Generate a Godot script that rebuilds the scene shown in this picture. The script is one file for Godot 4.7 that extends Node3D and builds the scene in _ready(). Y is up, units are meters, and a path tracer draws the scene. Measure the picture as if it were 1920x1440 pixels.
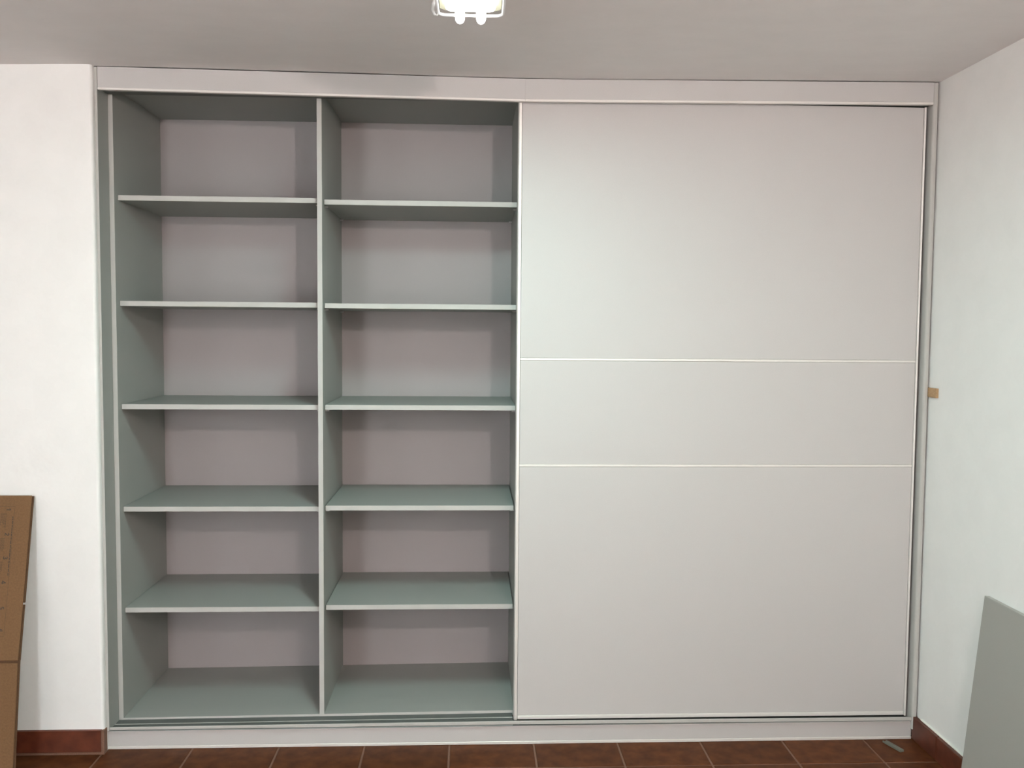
extends Node3D
# A built-in wardrobe in a plastered room. y is up, metres; the wardrobe front is z = 0, its left reveal x = 0, the floor y = 0.

var M := {}
var used := {}

func _ready():
	# ---- camera, sky, lamp light, exposure ----
	var cam := Camera3D.new()
	cam.name = "camera"
	cam.fov = 46.397
	cam.position = Vector3(1.2517, 1.4717, 3.0999)
	cam.rotation = Vector3(-0.05926, -0.04549, 0.00797)
	cam.near = 0.05
	cam.far = 100.0
	add_child(cam)
	var env := Environment.new()
	var sky := Sky.new()
	var sm := ProceduralSkyMaterial.new()
	sm.sky_top_color = lin(0.90, 0.95, 1.0)
	sm.sky_horizon_color = lin(0.93, 0.95, 0.98)
	sm.ground_horizon_color = lin(1.03, 1.04, 1.05)
	sm.ground_bottom_color = lin(1.03, 1.04, 1.05)
	sm.energy_multiplier = 1.0
	sm.sky_energy_multiplier = 1.0
	sm.ground_energy_multiplier = 1.0
	sky.sky_material = sm
	env.background_mode = Environment.BG_SKY
	env.sky = sky
	env.background_energy_multiplier = 21.0
	env.tonemap_mode = Environment.TONE_MAPPER_LINEAR
	env.tonemap_exposure = 1.02
	env.sdfgi_enabled = true
	env.ssao_enabled = true
	env.ssil_enabled = true
	var we := WorldEnvironment.new()
	we.name = "world_environment"
	we.environment = env
	add_child(we)
	# the bulkhead lamp's light, just under its glowing face, and the bare bulb that hangs behind the camera
	var fluorescent := lin(0.62, 1.0, 0.93)
	area_light("lamp_face_light", Vector3(1.245, 2.229, 1.09), Vector2(0.10, 0.46), 2.25, fluorescent)
	omni_light("bulb_light", Vector3(1.90, 2.15, 3.30), 0.03, 2.65, lin(1.0, 0.86, 0.82))

	make_materials()
	make_room()
	make_wardrobe()
	make_ceiling_lamp()
	make_bulb()
	make_carton()
	make_leaning_board()
	make_wedge()
	make_offcut()

func area_light(called: String, at: Vector3, size: Vector2, energy: float, c: Color):
	var l := AreaLight3D.new()
	l.name = called
	l.position = at
	l.rotation_degrees.x = -90
	l.area_size = size
	l.light_energy = energy
	l.light_color = c
	l.area_range = 12.0
	l.shadow_enabled = true
	add_child(l)

func omni_light(called: String, at: Vector3, size: float, energy: float, c: Color):
	var l := OmniLight3D.new()
	l.name = called
	l.position = at
	l.light_size = size
	l.light_energy = energy
	l.light_color = c
	l.omni_range = 12.0
	l.omni_attenuation = 2.0
	l.shadow_enabled = true
	add_child(l)

# ---------------------------------------------------------------- naming
func numbered(called: String) -> String:
	var n: int = used.get(called, 0)
	used[called] = n + 1
	return called if n == 0 else "%s_%03d" % [called, n]

func thing(called, label, category, at = Vector3.ZERO):
	var o := Node3D.new()
	o.name = numbered(called)
	o.position = at
	o.set_meta("label", label)
	o.set_meta("category", category)
	add_child(o)
	return o

func part(called: String, mesh: Mesh, parent: Node, label = ""):
	var o := MeshInstance3D.new()
	var n := called
	var k := 0
	while parent.has_node(n):
		k += 1
		n = "%s_%03d" % [called, k]
	o.name = n
	o.mesh = mesh
	if label != "":
		o.set_meta("label", label)
	parent.add_child(o, true)
	return o

func struct(called: String, mesh: Mesh, label = ""):
	var o = part(called, mesh, self)
	o.set_meta("kind", "structure")
	if label != "":
		o.set_meta("label", label)
	return o

# ---------------------------------------------------------------- mesh helpers
func begin() -> SurfaceTool:
	var st := SurfaceTool.new()
	st.begin(Mesh.PRIMITIVE_TRIANGLES)
	return st

func done(st: SurfaceTool, m: Material) -> ArrayMesh:
	st.set_material(m)
	return st.commit()

# one flat convex face; the points are put clockwise as seen from the side that out points to
func face(st: SurfaceTool, p: Array, out: Vector3):
	var n: Vector3 = (p[1] - p[0]).cross(p[2] - p[0])
	if n.length() < 1e-12 and p.size() > 3:
		n = (p[2] - p[0]).cross(p[3] - p[0])
	if n.length() < 1e-12:
		return
	n = n.normalized()
	var q := p.duplicate()
	if n.dot(out) < 0:
		n = -n
	else:
		q.reverse()
	for i in range(1, q.size() - 1):
		for v in [q[0], q[i], q[i + 1]]:
			st.set_normal(n)
			st.set_uv(Vector2(v.x, -v.y))
			st.add_vertex(v)

# a box with chamfered edges; each corner may be shifted by a function
func slab(st: SurfaceTool, a: Vector3, b: Vector3, ch := 0.0012, warp = null):
	var lo := Vector3(minf(a.x, b.x), minf(a.y, b.y), minf(a.z, b.z))
	var hi := Vector3(maxf(a.x, b.x), maxf(a.y, b.y), maxf(a.z, b.z))
	var c := minf(ch, (hi - lo)[(hi - lo).min_axis_index()] * 0.45)
	var P := {}
	for i in 8:
		var s := Vector3(1 if i & 1 else -1, 1 if i & 2 else -1, 1 if i & 4 else -1)
		var k := Vector3(hi.x if i & 1 else lo.x, hi.y if i & 2 else lo.y, hi.z if i & 4 else lo.z)
		for ax in 3:   # the point that lies on the face across axis ax
			var q := k
			for o in 3:
				if o != ax:
					q[o] -= s[o] * c
			P[i * 3 + ax] = warp.call(q) if warp != null else q
	for ax in 3:
		var u := 1 << ((ax + 1) % 3)
		var v := 1 << ((ax + 2) % 3)
		for side in 2:
			var base := (1 << ax) if side else 0
			var out := Vector3.ZERO
			out[ax] = 1 if side else -1
			face(st, [P[base * 3 + ax], P[(base | u) * 3 + ax], P[(base | u | v) * 3 + ax], P[(base | v) * 3 + ax]], out)
		# edges that run along ax
		for j in 4:
			var i0 := (u if j & 1 else 0) | (v if j & 2 else 0)
			var i1 := i0 | (1 << ax)
			var ua := (ax + 1) % 3
			var va := (ax + 2) % 3
			var out := Vector3.ZERO
			out[ua] = 1 if j & 1 else -1
			out[va] = 1 if j & 2 else -1
			face(st, [P[i0 * 3 + ua], P[i1 * 3 + ua], P[i1 * 3 + va], P[i0 * 3 + va]], out)
	for i in 8:
		face(st, [P[i * 3], P[i * 3 + 1], P[i * 3 + 2]], Vector3(1 if i & 1 else -1, 1 if i & 2 else -1, 1 if i & 4 else -1))

func box(a: Vector3, b: Vector3, m: Material, ch := 0.0012, warp = null) -> ArrayMesh:
	var st := begin()
	slab(st, a, b, ch, warp)
	return done(st, m)

# a convex or simple outline (x, y pairs in the plane given by two axes) pulled along a third
func extrude(st: SurfaceTool, outline: PackedVector2Array, from: float, to: float, map: Callable):
	var n := outline.size()
	var cen := Vector2.ZERO
	for p in outline:
		cen += p / n
	var area := 0.0
	for i in n:
		area += outline[i].cross(outline[(i + 1) % n])
	var sgn := 1.0 if area > 0 else -1.0
	for i in n:
		var p := outline[i]
		var q := outline[(i + 1) % n]
		var nn := Vector2((q - p).y, -(q - p).x) * sgn
		var o: Vector3 = map.call(nn, 0.0) - map.call(Vector2.ZERO, 0.0)
		face(st, [map.call(p, from), map.call(q, from), map.call(q, to), map.call(p, to)], o)
	var tri := Geometry2D.triangulate_polygon(outline)
	var dir: Vector3 = map.call(Vector2.ZERO, to) - map.call(Vector2.ZERO, from)
	for t in range(0, tri.size(), 3):
		face(st, [map.call(outline[tri[t]], from), map.call(outline[tri[t + 1]], from), map.call(outline[tri[t + 2]], from)], -dir)
		face(st, [map.call(outline[tri[t]], to), map.call(outline[tri[t + 1]], to), map.call(outline[tri[t + 2]], to)], dir)

# a round bar along a polyline, with rounded ends
func tube(st: SurfaceTool, path: Array, r: float, sides := 10):
	var rings := []
	var up := Vector3(0.13, 0.97, 0.21).normalized()
	for i in path.size():
		var d: Vector3 = (path[mini(i + 1, path.size() - 1)] - path[maxi(i - 1, 0)]).normalized()
		var e := d.cross(up)
		if e.length() < 0.1:
			e = d.cross(Vector3(1, 0, 0))
		e = e.normalized()
		var f := e.cross(d).normalized()
		rings.append([path[i], e, f, d, r])
	var first = rings[0]
	var last = rings[-1]
	var all := []
	for k in [90.0, 60.0, 30.0]:
		var a := deg_to_rad(k)
		all.append([first[0] - first[3] * r * sin(a), first[1], first[2], first[3], r * cos(a)])
	all.append_array(rings)
	for k in [30.0, 60.0, 90.0]:
		var a := deg_to_rad(k)
		all.append([last[0] + last[3] * r * sin(a), last[1], last[2], last[3], r * cos(a)])
	st.set_smooth_group(-1)
	for i in all.size() - 1:
		for s in sides:
			var q := []
			for pair in [[i, s], [i, s + 1], [i + 1, s + 1], [i + 1, s]]:
				var g = all[pair[0]]
				var an: float = TAU * pair[1] / sides
				q.append(g[0] + (g[1] * cos(an) + g[2] * sin(an)) * maxf(g[4], 0.00001))
			var an2: float = TAU * (s + 0.5) / sides
			face(st, q, all[i][1] * cos(an2) + all[i][2] * sin(an2) + (all[i][3] * (-2.0 if i < 2 else (2.0 if i > all.size() - 4 else 0.0))))

# a box with well-rounded vertical edges and a rounded lower rim (lamp bodies)
func pillow(st: SurfaceTool, c: Vector3, half: Vector3, r: float, drop: float, n := 6):
	# levels from the top down to the rounded bottom; outline = rounded rectangle in x, z
	var levels := []
	levels.append([c.y + half.y, 0.0])
	for i in n + 1:
		var a := PI / 2 * i / n
		levels.append([c.y - half.y + drop * (1.0 - sin(a)), drop * (1.0 - cos(a))])
	var loops := []
	for lv in levels:
		var loop := []
		var hx: float = half.x - lv[1]
		var hz: float = half.z - lv[1]
		var rr := maxf(r - lv[1], 0.002)
		for q in 4:
			for i in n + 1:
				var a := PI / 2 * (q + float(i) / n)
				var cx: float = (hx - rr) * (1 if q in [0, 3] else -1)
				var cz: float = (hz - rr) * (1 if q in [0, 1] else -1)
				loop.append(Vector3(c.x + cx + rr * cos(a), lv[0], c.z + cz + rr * sin(a)))
		loops.append(loop)
	for i in loops.size() - 1:
		for k in loops[0].size():
			var k2: int = (k + 1) % loops[0].size()
			var mid: Vector3 = loops[i][k] - c
			face(st, [loops[i][k], loops[i][k2], loops[i + 1][k2], loops[i + 1][k]], Vector3(mid.x, -0.02 * i, mid.z))
	face(st, loops[0], Vector3.UP)
	face(st, loops[-1], Vector3.DOWN)

# ---------------------------------------------------------------- materials
func lin(r: float, g: float, b: float) -> Color:
	return Color(r, g, b).linear_to_srgb()

func noise_tex(freq: float, seed_: int, ramp: Array, size := 512, octaves := 4, normal := 0.0, kind := FastNoiseLite.TYPE_SIMPLEX_SMOOTH) -> NoiseTexture2D:
	var f := FastNoiseLite.new()
	f.noise_type = kind
	f.frequency = freq
	f.fractal_octaves = octaves
	f.seed = seed_
	var t := NoiseTexture2D.new()
	t.width = size
	t.height = size
	t.seamless = true
	t.noise = f
	if normal > 0.0:
		t.as_normal_map = true
		t.bump_strength = normal
	elif ramp.size():
		var g := Gradient.new()
		g.offsets = PackedFloat32Array([0.0, 1.0])
		g.colors = PackedColorArray([ramp[0], ramp[1]])
		t.color_ramp = g
	return t

func mat(called: String, c: Color, rough := 0.6, opts := {}) -> StandardMaterial3D:
	var m := StandardMaterial3D.new()
	m.resource_name = called
	m.albedo_color = c
	m.roughness = rough
	m.metallic = opts.get("metal", 0.0)
	if opts.has("spec"):
		m.metallic_specular = opts.spec
	if opts.has("tex"):
		m.albedo_texture = opts.tex
	if opts.has("normal"):
		m.normal_enabled = true
		m.normal_texture = opts.normal
		m.normal_scale = opts.get("normal_scale", 1.0)
	if opts.has("scale"):
		m.uv1_triplanar = true
		m.uv1_world_triplanar = opts.get("world", true)
		m.uv1_scale = opts.scale
	M[called] = m
	return m

func make_materials():
	var g0 := Color(0.95, 0.95, 0.95)
	var soft := noise_tex(0.012, 3, [Color(0.982, 0.982, 0.982), Color(1, 1, 1)])
	var plaster_n := noise_tex(0.02, 5, [], 512, 5, 6.0)
	mat("white_plaster", lin(0.84, 0.84, 0.82), 0.9, {"tex": soft, "normal": plaster_n, "normal_scale": 0.07, "scale": Vector3.ONE * 0.9})
	mat("ceiling_paint", lin(0.81, 0.785, 0.775), 0.95, {"tex": soft, "normal": plaster_n, "normal_scale": 0.05, "scale": Vector3(0.7, 0.7, 1.3)})
	var fine := noise_tex(0.25, 8, [Color(0.965, 0.965, 0.965), Color(1, 1, 1)], 512, 2)
	mat("light_laminate", lin(0.53, 0.517, 0.506), 0.55, {"tex": fine, "scale": Vector3.ONE * 3.0, "spec": 0.4})
	mat("edge_band", lin(0.465, 0.462, 0.44), 0.65, {"spec": 0.2})
	mat("back_board", lin(0.395, 0.367, 0.365), 0.6, {"tex": fine, "scale": Vector3.ONE * 3.0, "spec": 0.4})
	mat("grey_melamine", lin(0.335, 0.352, 0.328), 0.5, {"tex": fine, "scale": Vector3.ONE * 3.0, "spec": 0.45})
	mat("track_grey", lin(0.115, 0.125, 0.117), 0.5, {"spec": 0.4})
	mat("dark_gap", lin(0.05, 0.047, 0.045), 0.8)
	mat("aluminium", lin(0.84, 0.82, 0.79), 0.42, {"metal": 0.4})
	mat("silver_strip", lin(0.74, 0.72, 0.69), 0.5, {"metal": 0.25})
	mat("pin_steel", lin(0.7, 0.7, 0.7), 0.3, {"metal": 0.9})
	mat("lamp_metal", lin(0.45, 0.46, 0.46), 0.45, {"metal": 0.4})
	mat("lamp_gasket", lin(0.75, 0.74, 0.55), 0.6)
	mat("lamp_rim", lin(0.85, 0.86, 0.86), 0.4)
	var gl := mat("lamp_glass", lin(0.9, 0.92, 0.95), 0.4)
	gl.emission_enabled = true
	gl.emission = Color(1.0, 1.0, 1.0)
	gl.emission_energy_multiplier = 6.0
	var bg := mat("bulb_glass", lin(0.9, 0.85, 0.8), 0.4)
	bg.emission_enabled = true
	bg.emission = lin(1.0, 0.8, 0.75)
	bg.emission_energy_multiplier = 6.0
	# terracotta in four tones
	for k in 4:
		var a: float = [1.0, 0.9, 1.08, 0.96][k]
		var mot := noise_tex(0.02, 20 + k, [Color(0.72, 0.70, 0.68), Color(1, 1, 1)], 256, 5)
		mat("terracotta_%d" % k, lin(0.126 * a, 0.041 * a, 0.0145 * a), 0.5, {"tex": mot, "scale": Vector3.ONE * 3.1, "spec": 0.25})
	for k in 2:
		var a2: float = [1.0, 0.9][k]
		mat("skirting_tile_%d" % k, lin(0.145 * a2, 0.036 * a2, 0.016 * a2), 0.45, {"tex": M.terracotta_1.albedo_texture, "scale": Vector3.ONE * 2.7})
	mat("grout", lin(0.22, 0.12, 0.08), 0.95, {"tex": noise_tex(0.15, 31, [Color(0.8, 0.8, 0.8), Color(1, 1, 1)], 256), "scale": Vector3.ONE * 6.0})
	mat("caulk", lin(0.82, 0.82, 0.76), 0.7)
	var fibre := noise_tex(0.08, 41, [Color(0.86, 0.85, 0.84), Color(1, 1, 1)], 512, 4)
	mat("cardboard", lin(0.190, 0.103, 0.044), 0.9, {"tex": fibre, "scale": Vector3(3, 3, 3)})
	mat("cardboard_edge", lin(0.10, 0.05, 0.022), 0.95, {"tex": fibre, "scale": Vector3(3, 3, 3)})
	mat("print_ink", lin(0.055, 0.040, 0.030), 0.9)
	mat("print_faint", lin(0.075, 0.048, 0.026), 0.9)
	mat("print_red", lin(0.075, 0.03, 0.03), 0.9)
	mat("grey_board", lin(0.345, 0.345, 0.315), 0.55, {"tex": fine, "scale": Vector3.ONE * 3.0})
	mat("board_edge", lin(0.40, 0.40, 0.37), 0.6)
	mat("pine", lin(0.50, 0.34, 0.19), 0.75, {"tex": noise_tex(0.03, 51, [Color(0.82, 0.78, 0.74), Color(1, 1, 1)], 256), "scale": Vector3(6, 60, 6)})
	mat("grey_plastic", lin(0.15, 0.15, 0.125), 0.45)
	mat("window_white", lin(0.8, 0.8, 0.8), 0.4)
	var pane := mat("window_pane", Color(1, 1, 1, 0.05), 0.02)
	pane.transparency = BaseMaterial3D.TRANSPARENCY_ALPHA

# ---------------------------------------------------------------- the room
const XR := 2.876       # right wall
const XL := -1.75       # left wall, out of the picture
const ZF := 4.1         # wall behind the camera

func make_room():
	# floor: grout bed and every tile
	var floor_ = struct("floor", box(Vector3(XL - 0.1, -0.12, -0.72), Vector3(XR + 0.12, -0.0025, ZF + 0.12), M.grout, 0.0), "terracotta tiled floor with pale brown grout")
	var shared := {}
	var rng := RandomNumberGenerator.new()
	rng.seed = 7
	var z0 := -0.139
	for r in range(0, 15):
		var za: float = maxf(z0 + 0.3 * r, -0.1)
		var zb: float = minf(z0 + 0.3 * (r + 1), ZF)
		for c in range(-6, 10):
			var xa: float = maxf(0.281 + 0.3 * (c - 1), XL)
			var xb: float = minf(0.281 + 0.3 * c, XR - 0.004)
			if xb - xa < 0.02 or zb - za < 0.02:
				continue
			var w := xb - xa - 0.0065
			var d := zb - za - 0.0065
			var k := rng.randi() % 4
			var key := "%d_%d_%d" % [roundi(w * 1000), roundi(d * 1000), k]
			if not shared.has(key):
				shared[key] = box(Vector3(-w / 2, -0.012, -d / 2), Vector3(w / 2, 0, d / 2), M["terracotta_%d" % k], 0.0018)
			var t = part("floor_tile", shared[key], floor_)
			t.position = Vector3((xa + xb) / 2, rng.randf_range(-0.0006, 0.0004), (za + zb) / 2)
	# ceiling, a little uneven along x, as the wardrobe's fascia shows
	var pts := [Vector2(XL - 0.12, 2.3230), Vector2(-0.80, 2.3300), Vector2(-0.30, 2.3345), Vector2(0.0, 2.3410), Vector2(0.70, 2.3370), Vector2(1.43, 2.3305), Vector2(2.15, 2.3385), Vector2(2.86, 2.3468), Vector2(XR + 0.14, 2.3480)]
	var st := begin()
	var xs := []
	for i in 97:
		xs.append(lerpf(XL - 0.12, XR + 0.12, i / 96.0))
	var h := func(x: float) -> float:
		for i in pts.size() - 1:
			if x <= pts[i + 1].x:
				var t: float = (x - pts[i].x) / (pts[i + 1].x - pts[i].x)
				return cubic_interpolate(pts[i].y, pts[i + 1].y, pts[maxi(i - 1, 0)].y, pts[mini(i + 2, pts.size() - 1)].y, t)
		return 2.348
	for i in 96:
		for tri in [[[0, 0], [1, 1], [1, 0]], [[0, 0], [0, 1], [1, 1]]]:
			for c in tri:
				var x: float = xs[i + c[0]]
				var n := Vector3((h.call(x + 0.03) - h.call(x - 0.03)) / 0.06, -1, 0).normalized()
				st.set_normal(n)
				st.set_uv(Vector2(x, c[1]))
				st.add_vertex(Vector3(x, h.call(x), 0.0004 if c[1] == 0 else ZF + 0.12))
	var upper := begin()
	slab(st, Vector3(XL - 0.12, 2.352, -0.72), Vector3(XR + 0.12, 2.50, ZF + 0.12), 0.0)
	struct("ceiling", done(st, M.ceiling_paint), "greyish white plastered ceiling")
	# pier left of the wardrobe, its corner rounded
	var pier := PackedVector2Array([Vector2(XL - 0.12, 0.02), Vector2(XL - 0.12, -0.72), Vector2(-0.0095, -0.72)])
	for i in 9:
		var a := PI / 2 * i / 8
		pier.append(Vector2(-0.0095 - 0.010 + 0.010 * cos(a), 0.02 - 0.010 + 0.010 * sin(a)))
	st = begin()
	extrude(st, pier, -0.05, 2.40, func(p, t): return Vector3(p.x, t, p.y))
	struct("wall_back", done(st, M.white_plaster), "white plastered wall left of the wardrobe")
	struct("wall_alcove", box(Vector3(-0.05, -0.05, -0.72), Vector3(XR + 0.05, 2.42, -0.60), M.white_plaster, 0.0))
	struct("wall_right", box(Vector3(XR, -0.05, -0.72), Vector3(XR + 0.12, 2.42, ZF + 0.12), M.white_plaster, 0.0), "white plastered wall right of the wardrobe")
	struct("wall_left", box(Vector3(XL - 0.12, -0.05, -0.1), Vector3(XL, 2.42, ZF + 0.12), M.white_plaster, 0.0))
	# wall behind the camera with a window opening
	var holes := [[-1.70, 0.85, -1.42, 2.10], [-0.40, 0.45, 0.14, 2.10]]
	st = begin()
	slab(st, Vector3(XL - 0.1, -0.05, ZF), Vector3(holes[0][0], 2.42, ZF + 0.12), 0.0)
	slab(st, Vector3(holes[0][2], -0.05, ZF), Vector3(holes[1][0], 2.42, ZF + 0.12), 0.0)
	slab(st, Vector3(holes[1][2], -0.05, ZF), Vector3(XR + 0.1, 2.42, ZF + 0.12), 0.0)
	for q in holes:
		slab(st, Vector3(q[0], -0.05, ZF), Vector3(q[2], q[1], ZF + 0.12), 0.0)
		slab(st, Vector3(q[0], q[3], ZF), Vector3(q[2], 2.42, ZF + 0.12), 0.0)
	struct("wall_front", done(st, M.white_plaster))
	for i in 2:
		var q: Array = holes[i]
		var f := 0.03
		st = begin()
		for b in [[q[0], q[1], q[0] + f, q[3]], [q[2] - f, q[1], q[2], q[3]], [q[0] + f, q[1], q[2] - f, q[1] + f], [q[0] + f, q[3] - f, q[2] - f, q[3]]]:
			slab(st, Vector3(b[0], b[1], ZF + 0.03), Vector3(b[2], b[3], ZF + 0.08), 0.003)
		var win = struct("window_%d" % (i + 1), done(st, M.window_white))
		part("window_pane", box(Vector3(q[0] + f, q[1] + f, ZF + 0.053), Vector3(q[2] - f, q[3] - f, ZF + 0.057), M.window_pane, 0.0), win)
	# tiled skirting
	var bb = struct("baseboard_back", box(Vector3(XL, 0.0, 0.0005), Vector3(-0.0065, 0.0850, 0.0285), M.grout, 0.001), "terracotta tile skirting on the wall left of the wardrobe")
	var x := -0.0165
	var k2 := 0
	while x > XL + 0.02:
		var xa2: float = maxf(x - 0.297, XL)
		part("skirting_tile", box(Vector3(xa2, 0.010, 0.018), Vector3(x, 0.0865, 0.032), M["skirting_tile_%d" % (k2 % 2)], 0.0015), bb)
		x -= 0.301
		k2 += 1
	var br = struct("baseboard_right", box(Vector3(XR - 0.014, 0.0, -0.012), Vector3(XR + 0.002, 0.084, ZF), M.grout, 0.001), "terracotta tile skirting on the right wall")
	var z := -0.010
	k2 = 0
	while z < ZF - 0.05:
		var zb2: float = minf(z + (0.1685 if k2 == 0 else 0.297), ZF)
		part("skirting_tile", box(Vector3(XR - 0.018, 0.004, z), Vector3(XR - 0.004, 0.0875, zb2), M["skirting_tile_%d" % (1 - k2 % 2)], 0.0015), br)
		z = zb2 + 0.0045
		k2 += 1
	st = begin()
	tube(st, [Vector3(XR - 0.002, 0.0885, 0.03), Vector3(XR - 0.002, 0.0885, ZF)], 0.0045, 8)
	part("caulk_bead", done(st, M.caulk), br, "bead of white filler along the top of the skirting")

# ---------------------------------------------------------------- the wardrobe
const ZT := -0.086      # front edges of the carcass, behind the two door tracks
const ZB := -0.561

# a grey board whose front edge (towards +z) carries a lighter edge band
func banded(called: String, a: Vector3, b: Vector3, parent: Node, warp = null, m = null):
	var body = part(called, box(a, Vector3(b.x, b.y, b.z - 0.001), M.grey_melamine if m == null else m, 0.0006, warp), parent)
	part("edge_band", box(Vector3(a.x, a.y, b.z - 0.001), b, M.edge_band, 0.0006, warp), body)
	return body

func make_wardrobe():
	var w = thing("sliding_wardrobe", "built-in light grey wardrobe with open shelves at left and a wide sliding door at right", "wardrobe")
	var tilt := func(p): return p + Vector3(0, 0.0093 * p.x - 0.0084, 0)
	# carcass
	banded("side_panel", Vector3(0.0002, 0.062, ZB), Vector3(0.0160, 2.300, ZT), w)
	banded("side_panel", Vector3(2.836, 0.062, ZB), Vector3(2.8525, 2.300, ZT), w)
	banded("divider", Vector3(0.7107, 0.0848, ZB), Vector3(0.7277, 2.297, ZT), w)
	banded("divider", Vector3(1.4115, 0.062, ZB), Vector3(1.4285, 2.297, ZT), w)
	banded("top_panel", Vector3(0.016, 2.2966, ZB), Vector3(2.836, 2.314, ZT), w)
	banded("bottom_panel", Vector3(0.016, 0.069, ZB), Vector3(1.4115, 0.087, ZT), w, tilt)
	banded("bottom_panel", Vector3(1.4285, 0.069, ZB), Vector3(2.836, 0.087, ZT), w)
	part("back_panel", box(Vector3(0.002, 0.062, ZB - 0.012), Vector3(2.850, 2.312, ZB), M.back_board, 0.0005), w)
	# shelves: [height of the top, slope across], left bay and right bay
	var left_y := [1.9333, 1.5658, 1.2019, 0.8356, 0.4699]
	var right_y := [1.9286, 1.5644, 1.2024, 0.8387, 0.4750]
	var zs := -0.1177
	for i in 5:
		for bay in 2:
			var yt: float = left_y[i] if bay == 0 else right_y[i]
			var xa: float = 0.0172 if bay == 0 else 0.7302
			var xb: float = 0.7099 if bay == 0 else (1.4105 if i < 3 else 1.4075)
			var s = banded("shelf", Vector3(xa, yt - 0.0178, ZB + 0.001), Vector3(xb, yt, zs), w)
			for sx in ([1] if bay == 0 else [0, 1]):
				for dz in [0.026, 0.40]:
					var st := begin()
					var px: float = xa - 0.0025 if sx == 0 else xb + 0.0008
					var dir: float = 1.0 if sx == 0 else -1.0
					tube(st, [Vector3(px, yt - 0.0228, zs - dz), Vector3(px + dir * 0.011, yt - 0.0228, zs - dz)], 0.0026, 8)
					part("shelf_pin", done(st, M.pin_steel), s, "small steel shelf pin")
	# jambs, the left one with a slim light front edge
	banded("jamb", Vector3(-0.0092, 0.070, ZT - 0.02), Vector3(-0.0002, 2.338, 0.0), w)
	var ro := PackedVector2Array()
	for p in [[2.8535, -0.10], [2.8700, -0.10], [2.8700, -0.004]]:
		ro.append(Vector2(p[0], p[1]))
	for i in 5:
		var a := PI / 2 * i / 4
		ro.append(Vector2(2.8660 + 0.004 * cos(a), -0.004 + 0.004 * sin(a)))
	for i in 7:
		var a := PI / 2 + PI / 2 * i / 6
		ro.append(Vector2(2.8615 + 0.008 * cos(a), -0.008 + 0.008 * sin(a)))
	var st2 := begin()
	extrude(st2, ro, 0.040, 2.344, func(p, t): return Vector3(p.x, t, p.y))
	part("jamb", done(st2, M.edge_band), w)
	# fascia in two boards that meet over the door's left stile, both sagging a little to the joint
	for k in 2:
		var x0: float = [0.0012, 1.43015][k]
		var x1: float = [1.42985, 2.8525][k]
		var y0: float = [2.3400, 2.3282][k]
		var y1: float = [2.3282, 2.3448][k]
		var wf := func(p): return p + Vector3(0, lerpf(y0, y1, (p.x - x0) / (x1 - x0)), 0)
		var fb = part("fascia_board", box(Vector3(x0, -0.0680, -0.016), Vector3(x1, 0.0, -0.0005), M.light_laminate, 0.0003, wf), w)
		part("edge_strip", box(Vector3(x0, -0.0762, -0.016), Vector3(x1, -0.0682, 0.001), M.silver_strip, 0.0012, wf), fb, "bright strip along the lower edge")
	# the double track above the doors, hidden behind the fascia but for its underside
	st2 = begin()
	slab(st2, Vector3(0.001, 2.2700, ZT + 0.001), Vector3(2.8525, 2.2955, -0.0175), 0.001)
	part("top_track", done(st2, M.track_grey), w)
	# lower track: floor, middle rail, front lip
	st2 = begin()
	slab(st2, Vector3(0.001, 0.0700, ZT + 0.001), Vector3(1.406, 0.0735, -0.016), 0.0005, func(p): return p + Vector3(0, 0.0066 * p.x - 0.0005, 0))
	slab(st2, Vector3(1.406, 0.0660, ZT + 0.001), Vector3(2.8525, 0.0695, -0.016), 0.0005)
	slab(st2, Vector3(0.001, 0.0580, ZT + 0.001), Vector3(2.8525, 0.0655, -0.040), 0.0005)
	var tr = part("bottom_track", done(st2, M.track_grey), w)
	st2 = begin()
	slab(st2, Vector3(0.001, 0.0733, -0.0455), Vector3(1.4055, 0.0765, -0.0430), 0.0006, func(p): return p + Vector3(0, 0.0066 * p.x - 0.0005, 0))
	part("middle_rail", done(st2, M.grey_melamine), tr)
	st2 = begin()
	slab(st2, Vector3(0.001, 0.0755, -0.0040), Vector3(1.4300, 0.0855, 0.0), 0.0010, func(p): return p + Vector3(0, (0.0040 if p.y > 0.08 else 0.0022) * p.x - 0.0023, 0))
	slab(st2, Vector3(1.4300, 0.0745, -0.0040), Vector3(2.8525, 0.0855, 0.0), 0.0010, func(p): return p + Vector3(0, (0.0034 if p.y > 0.08 else 0.0018) - 0.0020 * (p.x - 1.43), 0))
	part("front_lip", done(st2, M.edge_band), tr, "light front lip")
	# plinth
	var pl = part("plinth", box(Vector3(-0.0125, 0.0105, -0.030), Vector3(2.8575, 0.0665, -0.012), M.light_laminate, 0.001, func(p): return p + Vector3(0, (0.0 if p.y < 0.04 else 0.0009 * p.x - 0.0030), 0)), w)
	part("edge_strip", box(Vector3(-0.0135, 0.0, -0.030), Vector3(2.8580, 0.0104, -0.0100), M.silver_strip, 0.0012), pl, "bright strip along the foot of the plinth")
	# the sliding door: a core, three panels, two slim dividing strips, two stiles and a foot rail
	var dx0 := 1.4088
	var dx1 := 2.8445
	var dy0 := 0.0815
	var dy1 := 2.2655
	var door = part("sliding_door", box(Vector3(dx0 + 0.004, dy0 + 0.004, -0.056), Vector3(dx1 - 0.003, dy1, -0.040), M.dark_gap, 0.001), w, "wide light grey sliding door in three panels")
	var s1 := 1.3735
	var s2 := 0.9985
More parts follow.
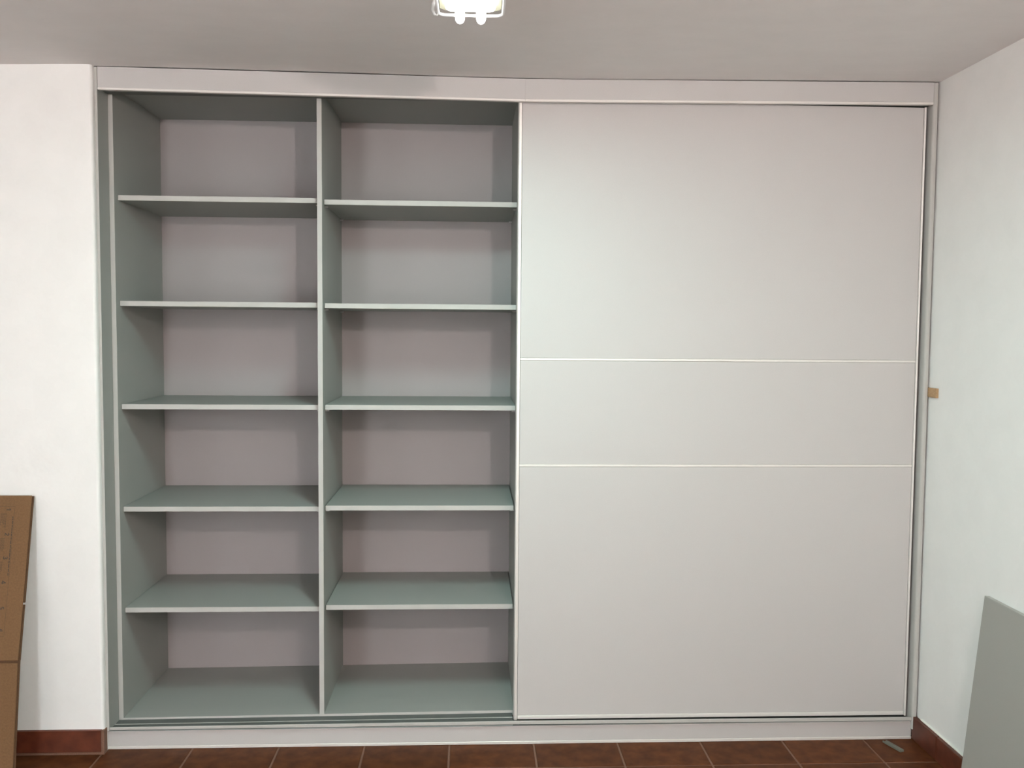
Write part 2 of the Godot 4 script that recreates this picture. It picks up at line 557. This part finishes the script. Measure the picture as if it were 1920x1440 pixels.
	for seg in [[dy0 + 0.0148, s2 - 0.0048], [s2 + 0.0048, s1 - 0.0048], [s1 + 0.0048, dy1]]:
		part("door_panel", box(Vector3(dx0 + 0.0140, seg[0], -0.041), Vector3(dx1 - 0.0093, seg[1], -0.0305), M.light_laminate, 0.0008), door)
	for y in [s1, s2]:
		part("dividing_strip", box(Vector3(dx0 + 0.0136, y - 0.0044, -0.041), Vector3(dx1 - 0.0090, y + 0.0044, -0.0290), M.silver_strip, 0.0014), door)
	part("foot_rail", box(Vector3(dx0 + 0.0136, dy0 + 0.0005, -0.041), Vector3(dx1 - 0.0090, dy0 + 0.0144, -0.0280), M.silver_strip, 0.0016), door)
	part("brush_seal", box(Vector3(dx1 - 0.004, dy0 + 0.002, -0.052), Vector3(dx1 + 0.0036, dy1, -0.036), M.dark_gap, 0.001), door, "dark brush seal along the door's closing edge")
	# stiles: rounded aluminium profiles
	var prof := PackedVector2Array([Vector2(0.0132, -0.058), Vector2(0.0, -0.058)])
	for i in 7:
		var a := PI - PI / 2 * i / 6
		prof.append(Vector2(0.0060 + 0.0060 * cos(a), -0.0330 + 0.0085 * sin(a)))
	prof.append(Vector2(0.0120, -0.0255))
	prof.append(Vector2(0.0132, -0.0275))
	var st := begin()
	extrude(st, prof, dy0, dy1, func(p, t): return Vector3(dx0 + p.x, t, p.y))
	part("stile", done(st, M.aluminium), door, "bright aluminium pull stile")
	st = begin()
	extrude(st, prof, dy0, dy1, func(p, t): return Vector3(dx1 - p.x * 0.65, t, p.y))
	part("stile", done(st, M.silver_strip), door)

# ---------------------------------------------------------------- ceiling lamp
func make_ceiling_lamp():
	var L = thing("ceiling_lamp", "glowing rectangular bulkhead lamp fixed to the ceiling before the wardrobe", "lamp", Vector3(1.245, 2.3317, 1.09))
	var st := begin()
	pillow(st, Vector3(0, -0.0335, 0), Vector3(0.080, 0.0345, 0.262), 0.022, 0.006)
	part("housing", done(st, M.lamp_metal), L)
	st = begin()
	pillow(st, Vector3(0, -0.071, 0), Vector3(0.0755, 0.0035, 0.250), 0.020, 0.002)
	part("gasket", done(st, M.lamp_gasket), L)
	st = begin()
	pillow(st, Vector3(0, -0.080, 0), Vector3(0.061, 0.010, 0.218), 0.018, 0.008)
	part("glowing_diffuser", done(st, M.lamp_glass), L)
	for sx in [-0.026, 0.026]:
		st = begin()
		tube(st, [Vector3(sx, -0.0890, 0.200), Vector3(sx, -0.0890, 0.0), Vector3(sx, -0.0890, -0.2550), Vector3(sx, -0.0900, -0.2625)], 0.0118, 12)
		part("glowing_tube", done(st, M.lamp_glass), L)
	# guard frame of stout wire round the rim
	var ring := []
	for q in 4:
		for i in 7:
			var a := PI / 2 * (q + i / 6.0)
			ring.append(Vector3(0.060 * (1 if q in [0, 3] else -1) + 0.020 * cos(a), -0.0805, 0.244 * (1 if q in [0, 1] else -1) + 0.020 * sin(a)))
	ring.append(ring[0])
	ring.append(ring[1])
	st = begin()
	tube(st, ring, 0.0038, 8)
	part("guard_ring", done(st, M.lamp_rim), L)
	st = begin()
	tube(st, [Vector3(-0.084, -0.060, -0.200), Vector3(-0.090, -0.072, -0.216), Vector3(-0.092, -0.080, -0.236), Vector3(-0.089, -0.083, -0.250), Vector3(-0.083, -0.083, -0.253), Vector3(-0.079, -0.079, -0.244)], 0.0042, 8)
	part("spring_clip", done(st, M.lamp_rim), L)

# the bare bulb behind the camera
func make_bulb():
	var B = thing("hanging_bulb", "bare warm bulb hanging on its cord from the ceiling behind the camera", "bulb", Vector3(1.90, 2.15, 3.30))
	var st := begin()
	tube(st, [Vector3(0, 0.182, 0), Vector3(0, 0.075, 0)], 0.003, 8)
	part("cord", done(st, M.lamp_metal), B)
	st = begin()
	tube(st, [Vector3(0, 0.070, 0), Vector3(0, 0.040, 0)], 0.016, 12)
	part("bulb_socket", done(st, M.lamp_rim), B)
	var g := SphereMesh.new()
	g.radius = 0.032
	g.height = 0.068
	g.material = M.bulb_glass
	part("bulb_glass", g, B)

# ---------------------------------------------------------------- flattened carton on the left
func make_carton():
	var c = thing("flattened_carton", "flattened brown cardboard carton with printed numbers leaning on the wall left of the wardrobe", "carton", Vector3(-0.2256, 0, 0.212))
	# in the carton's own axes: x from the right edge, y up, z from its foot; upper panel leans back further than the lower
	var up_a := Vector3(0, 0.381, -0.056)
	var up_b := Vector3(0, 0.905, -0.174)
	var lo_a := Vector3(0, 0.001, 0.0)
	var lo_b := Vector3(0, 0.373, -0.0535)
	var width := 0.62
	for k in 2:
		var a: Vector3 = up_a if k == 0 else lo_a
		var b: Vector3 = up_b if k == 0 else lo_b
		var yv := (b - a).normalized()
		var zv := Vector3(1, 0, 0).cross(yv).normalized()
		var len := a.distance_to(b)
		var tf := Transform3D(Basis(Vector3(1, 0, 0), yv, zv), a)
		var p = part("front_panel", box(Vector3(-width, 0, -0.0045), Vector3(-0.0006, len, 0), M.cardboard, 0.0012), c)
		p.transform = tf
		# the back layer, a little wider, slit once on the upper panel
		var cuts := [[0.0, 0.1785], [0.1845, len - 0.002]] if k == 0 else [[-0.001, len + 0.012]]
		for cut in cuts:
			var q = part("back_flap", box(Vector3(-width, cut[0], -0.0105), Vector3(0.0042, cut[1], -0.0052), M.cardboard_edge, 0.0012), c)
			q.transform = tf
		if k == 0:
			print_steps(p, len)

# six numbered steps printed sideways on the upper panel (numerals turned a quarter turn clockwise)
func print_steps(p: Node, len: float):
	var rng := RandomNumberGenerator.new()
	rng.seed = 11
	var ys := [0.047, 0.1285, 0.206, 0.285, 0.369, 0.4405]
	for i in 6:
		var t := TextMesh.new()
		t.text = str(i + 1)
		var sf := SystemFont.new()
		sf.font_names = PackedStringArray(["Droid Sans"])
		sf.font_weight = 700
		t.font = sf
		t.font_size = 16
		t.pixel_size = 0.00122
		t.depth = 0.0003
		t.material = M.print_ink
		var n = part("printed_numeral", t, p)
		n.transform = Transform3D(Basis(Vector3(0, 0, 1), -PI / 2), Vector3(-0.0725 + 0.004 * i * 0.3, len - ys[i], 0.0002))
		# a block of small print beside each numeral: rows run down the panel
		var st := begin()
		for r in 6:
			var y0: float = len - ys[i] - 0.0125
			var stop: float = y0 - rng.randf_range(0.028, 0.052)
			var xx: float = -0.0795 - 0.0034 * r
			while y0 > stop:
				var l := rng.randf_range(0.003, 0.009)
				slab(st, Vector3(xx, y0, 0.00005), Vector3(xx + 0.0014, y0 - l, 0.0003), 0.0)
				y0 -= l + 0.0016
		part("small_print", done(st, M.print_faint if i != 4 else M.print_red), p)
	# the heading that runs beside the steps and the thin border
	var st2 := begin()
	var y := len - 0.070
	while y > len - 0.262:
		var l := rng.randf_range(0.004, 0.013)
		slab(st2, Vector3(-0.0575, y, 0.00005), Vector3(-0.0548, y - l, 0.0003), 0.0)
		y -= l + 0.0022
	part("printed_heading", done(st2, M.print_ink), p)
	st2 = begin()
	slab(st2, Vector3(-0.0525, len - 0.036, 0.00005), Vector3(-0.0519, len - 0.46, 0.0003), 0.0)
	slab(st2, Vector3(-0.60, len - 0.036, 0.00005), Vector3(-0.0519, len - 0.0366, 0.0003), 0.0)
	slab(st2, Vector3(-0.60, len - 0.4594, 0.00005), Vector3(-0.0519, len - 0.46, 0.0003), 0.0)
	part("printed_border", done(st2, M.print_faint), p)

# ---------------------------------------------------------------- grey board on the right
func make_leaning_board():
	var b = thing("leaning_board", "plain grey melamine board leaning on the right wall", "board", Vector3(2.7955, 0, 0.411))
	var h := 0.6590
	var a := atan2(2.8600 - 2.7965, 0.6564)
	var yv := Vector3(sin(a), cos(a), 0)
	var xv := Vector3(cos(a), -sin(a), 0)
	var tf := Transform3D(Basis(xv, yv, Vector3(0, 0, 1)), Vector3(0, 0.001, 0))
	var p = part("board_face", box(Vector3(0, 0, 0), Vector3(0.0155, h - 0.001, 0.95), M.grey_board, 0.0008), b)
	p.transform = tf
	var q = part("edge_band", box(Vector3(0, h - 0.001, 0), Vector3(0.0155, h, 0.95), M.board_edge, 0.0004), b, "lighter top edge")
	q.transform = tf

func make_wedge():
	var b = thing("wooden_wedge", "small pale wooden wedge stuck between the wardrobe's right jamb and the wall", "wedge", Vector3(2.872, 1.2665, 0.0))
	var st := begin()
	var pr := PackedVector2Array([Vector2(-0.0012, -0.04), Vector2(0.0015, -0.04), Vector2(0.0039, 0.060), Vector2(-0.0058, 0.060)])
	extrude(st, pr, -0.0165, 0.0165, func(p, t): return Vector3(p.x, t, p.y))
	part("wedge_body", done(st, M.pine), b)

func make_offcut():
	var b = thing("plastic_offcut", "short grey plastic channel offcut lying on the floor tile before the plinth", "offcut", Vector3(2.762, 0.0005, 0.050))
	b.rotation.y = deg_to_rad(19)
	var st := begin()
	slab(st, Vector3(-0.0085, 0, -0.042), Vector3(0.0085, 0.0022, 0.042), 0.0006)
	for s in [-1, 1]:
		slab(st, Vector3(s * 0.0085, 0.0015, -0.042), Vector3(s * 0.0062, 0.0075, 0.042), 0.0006)
	part("channel", done(st, M.grey_plastic), b)
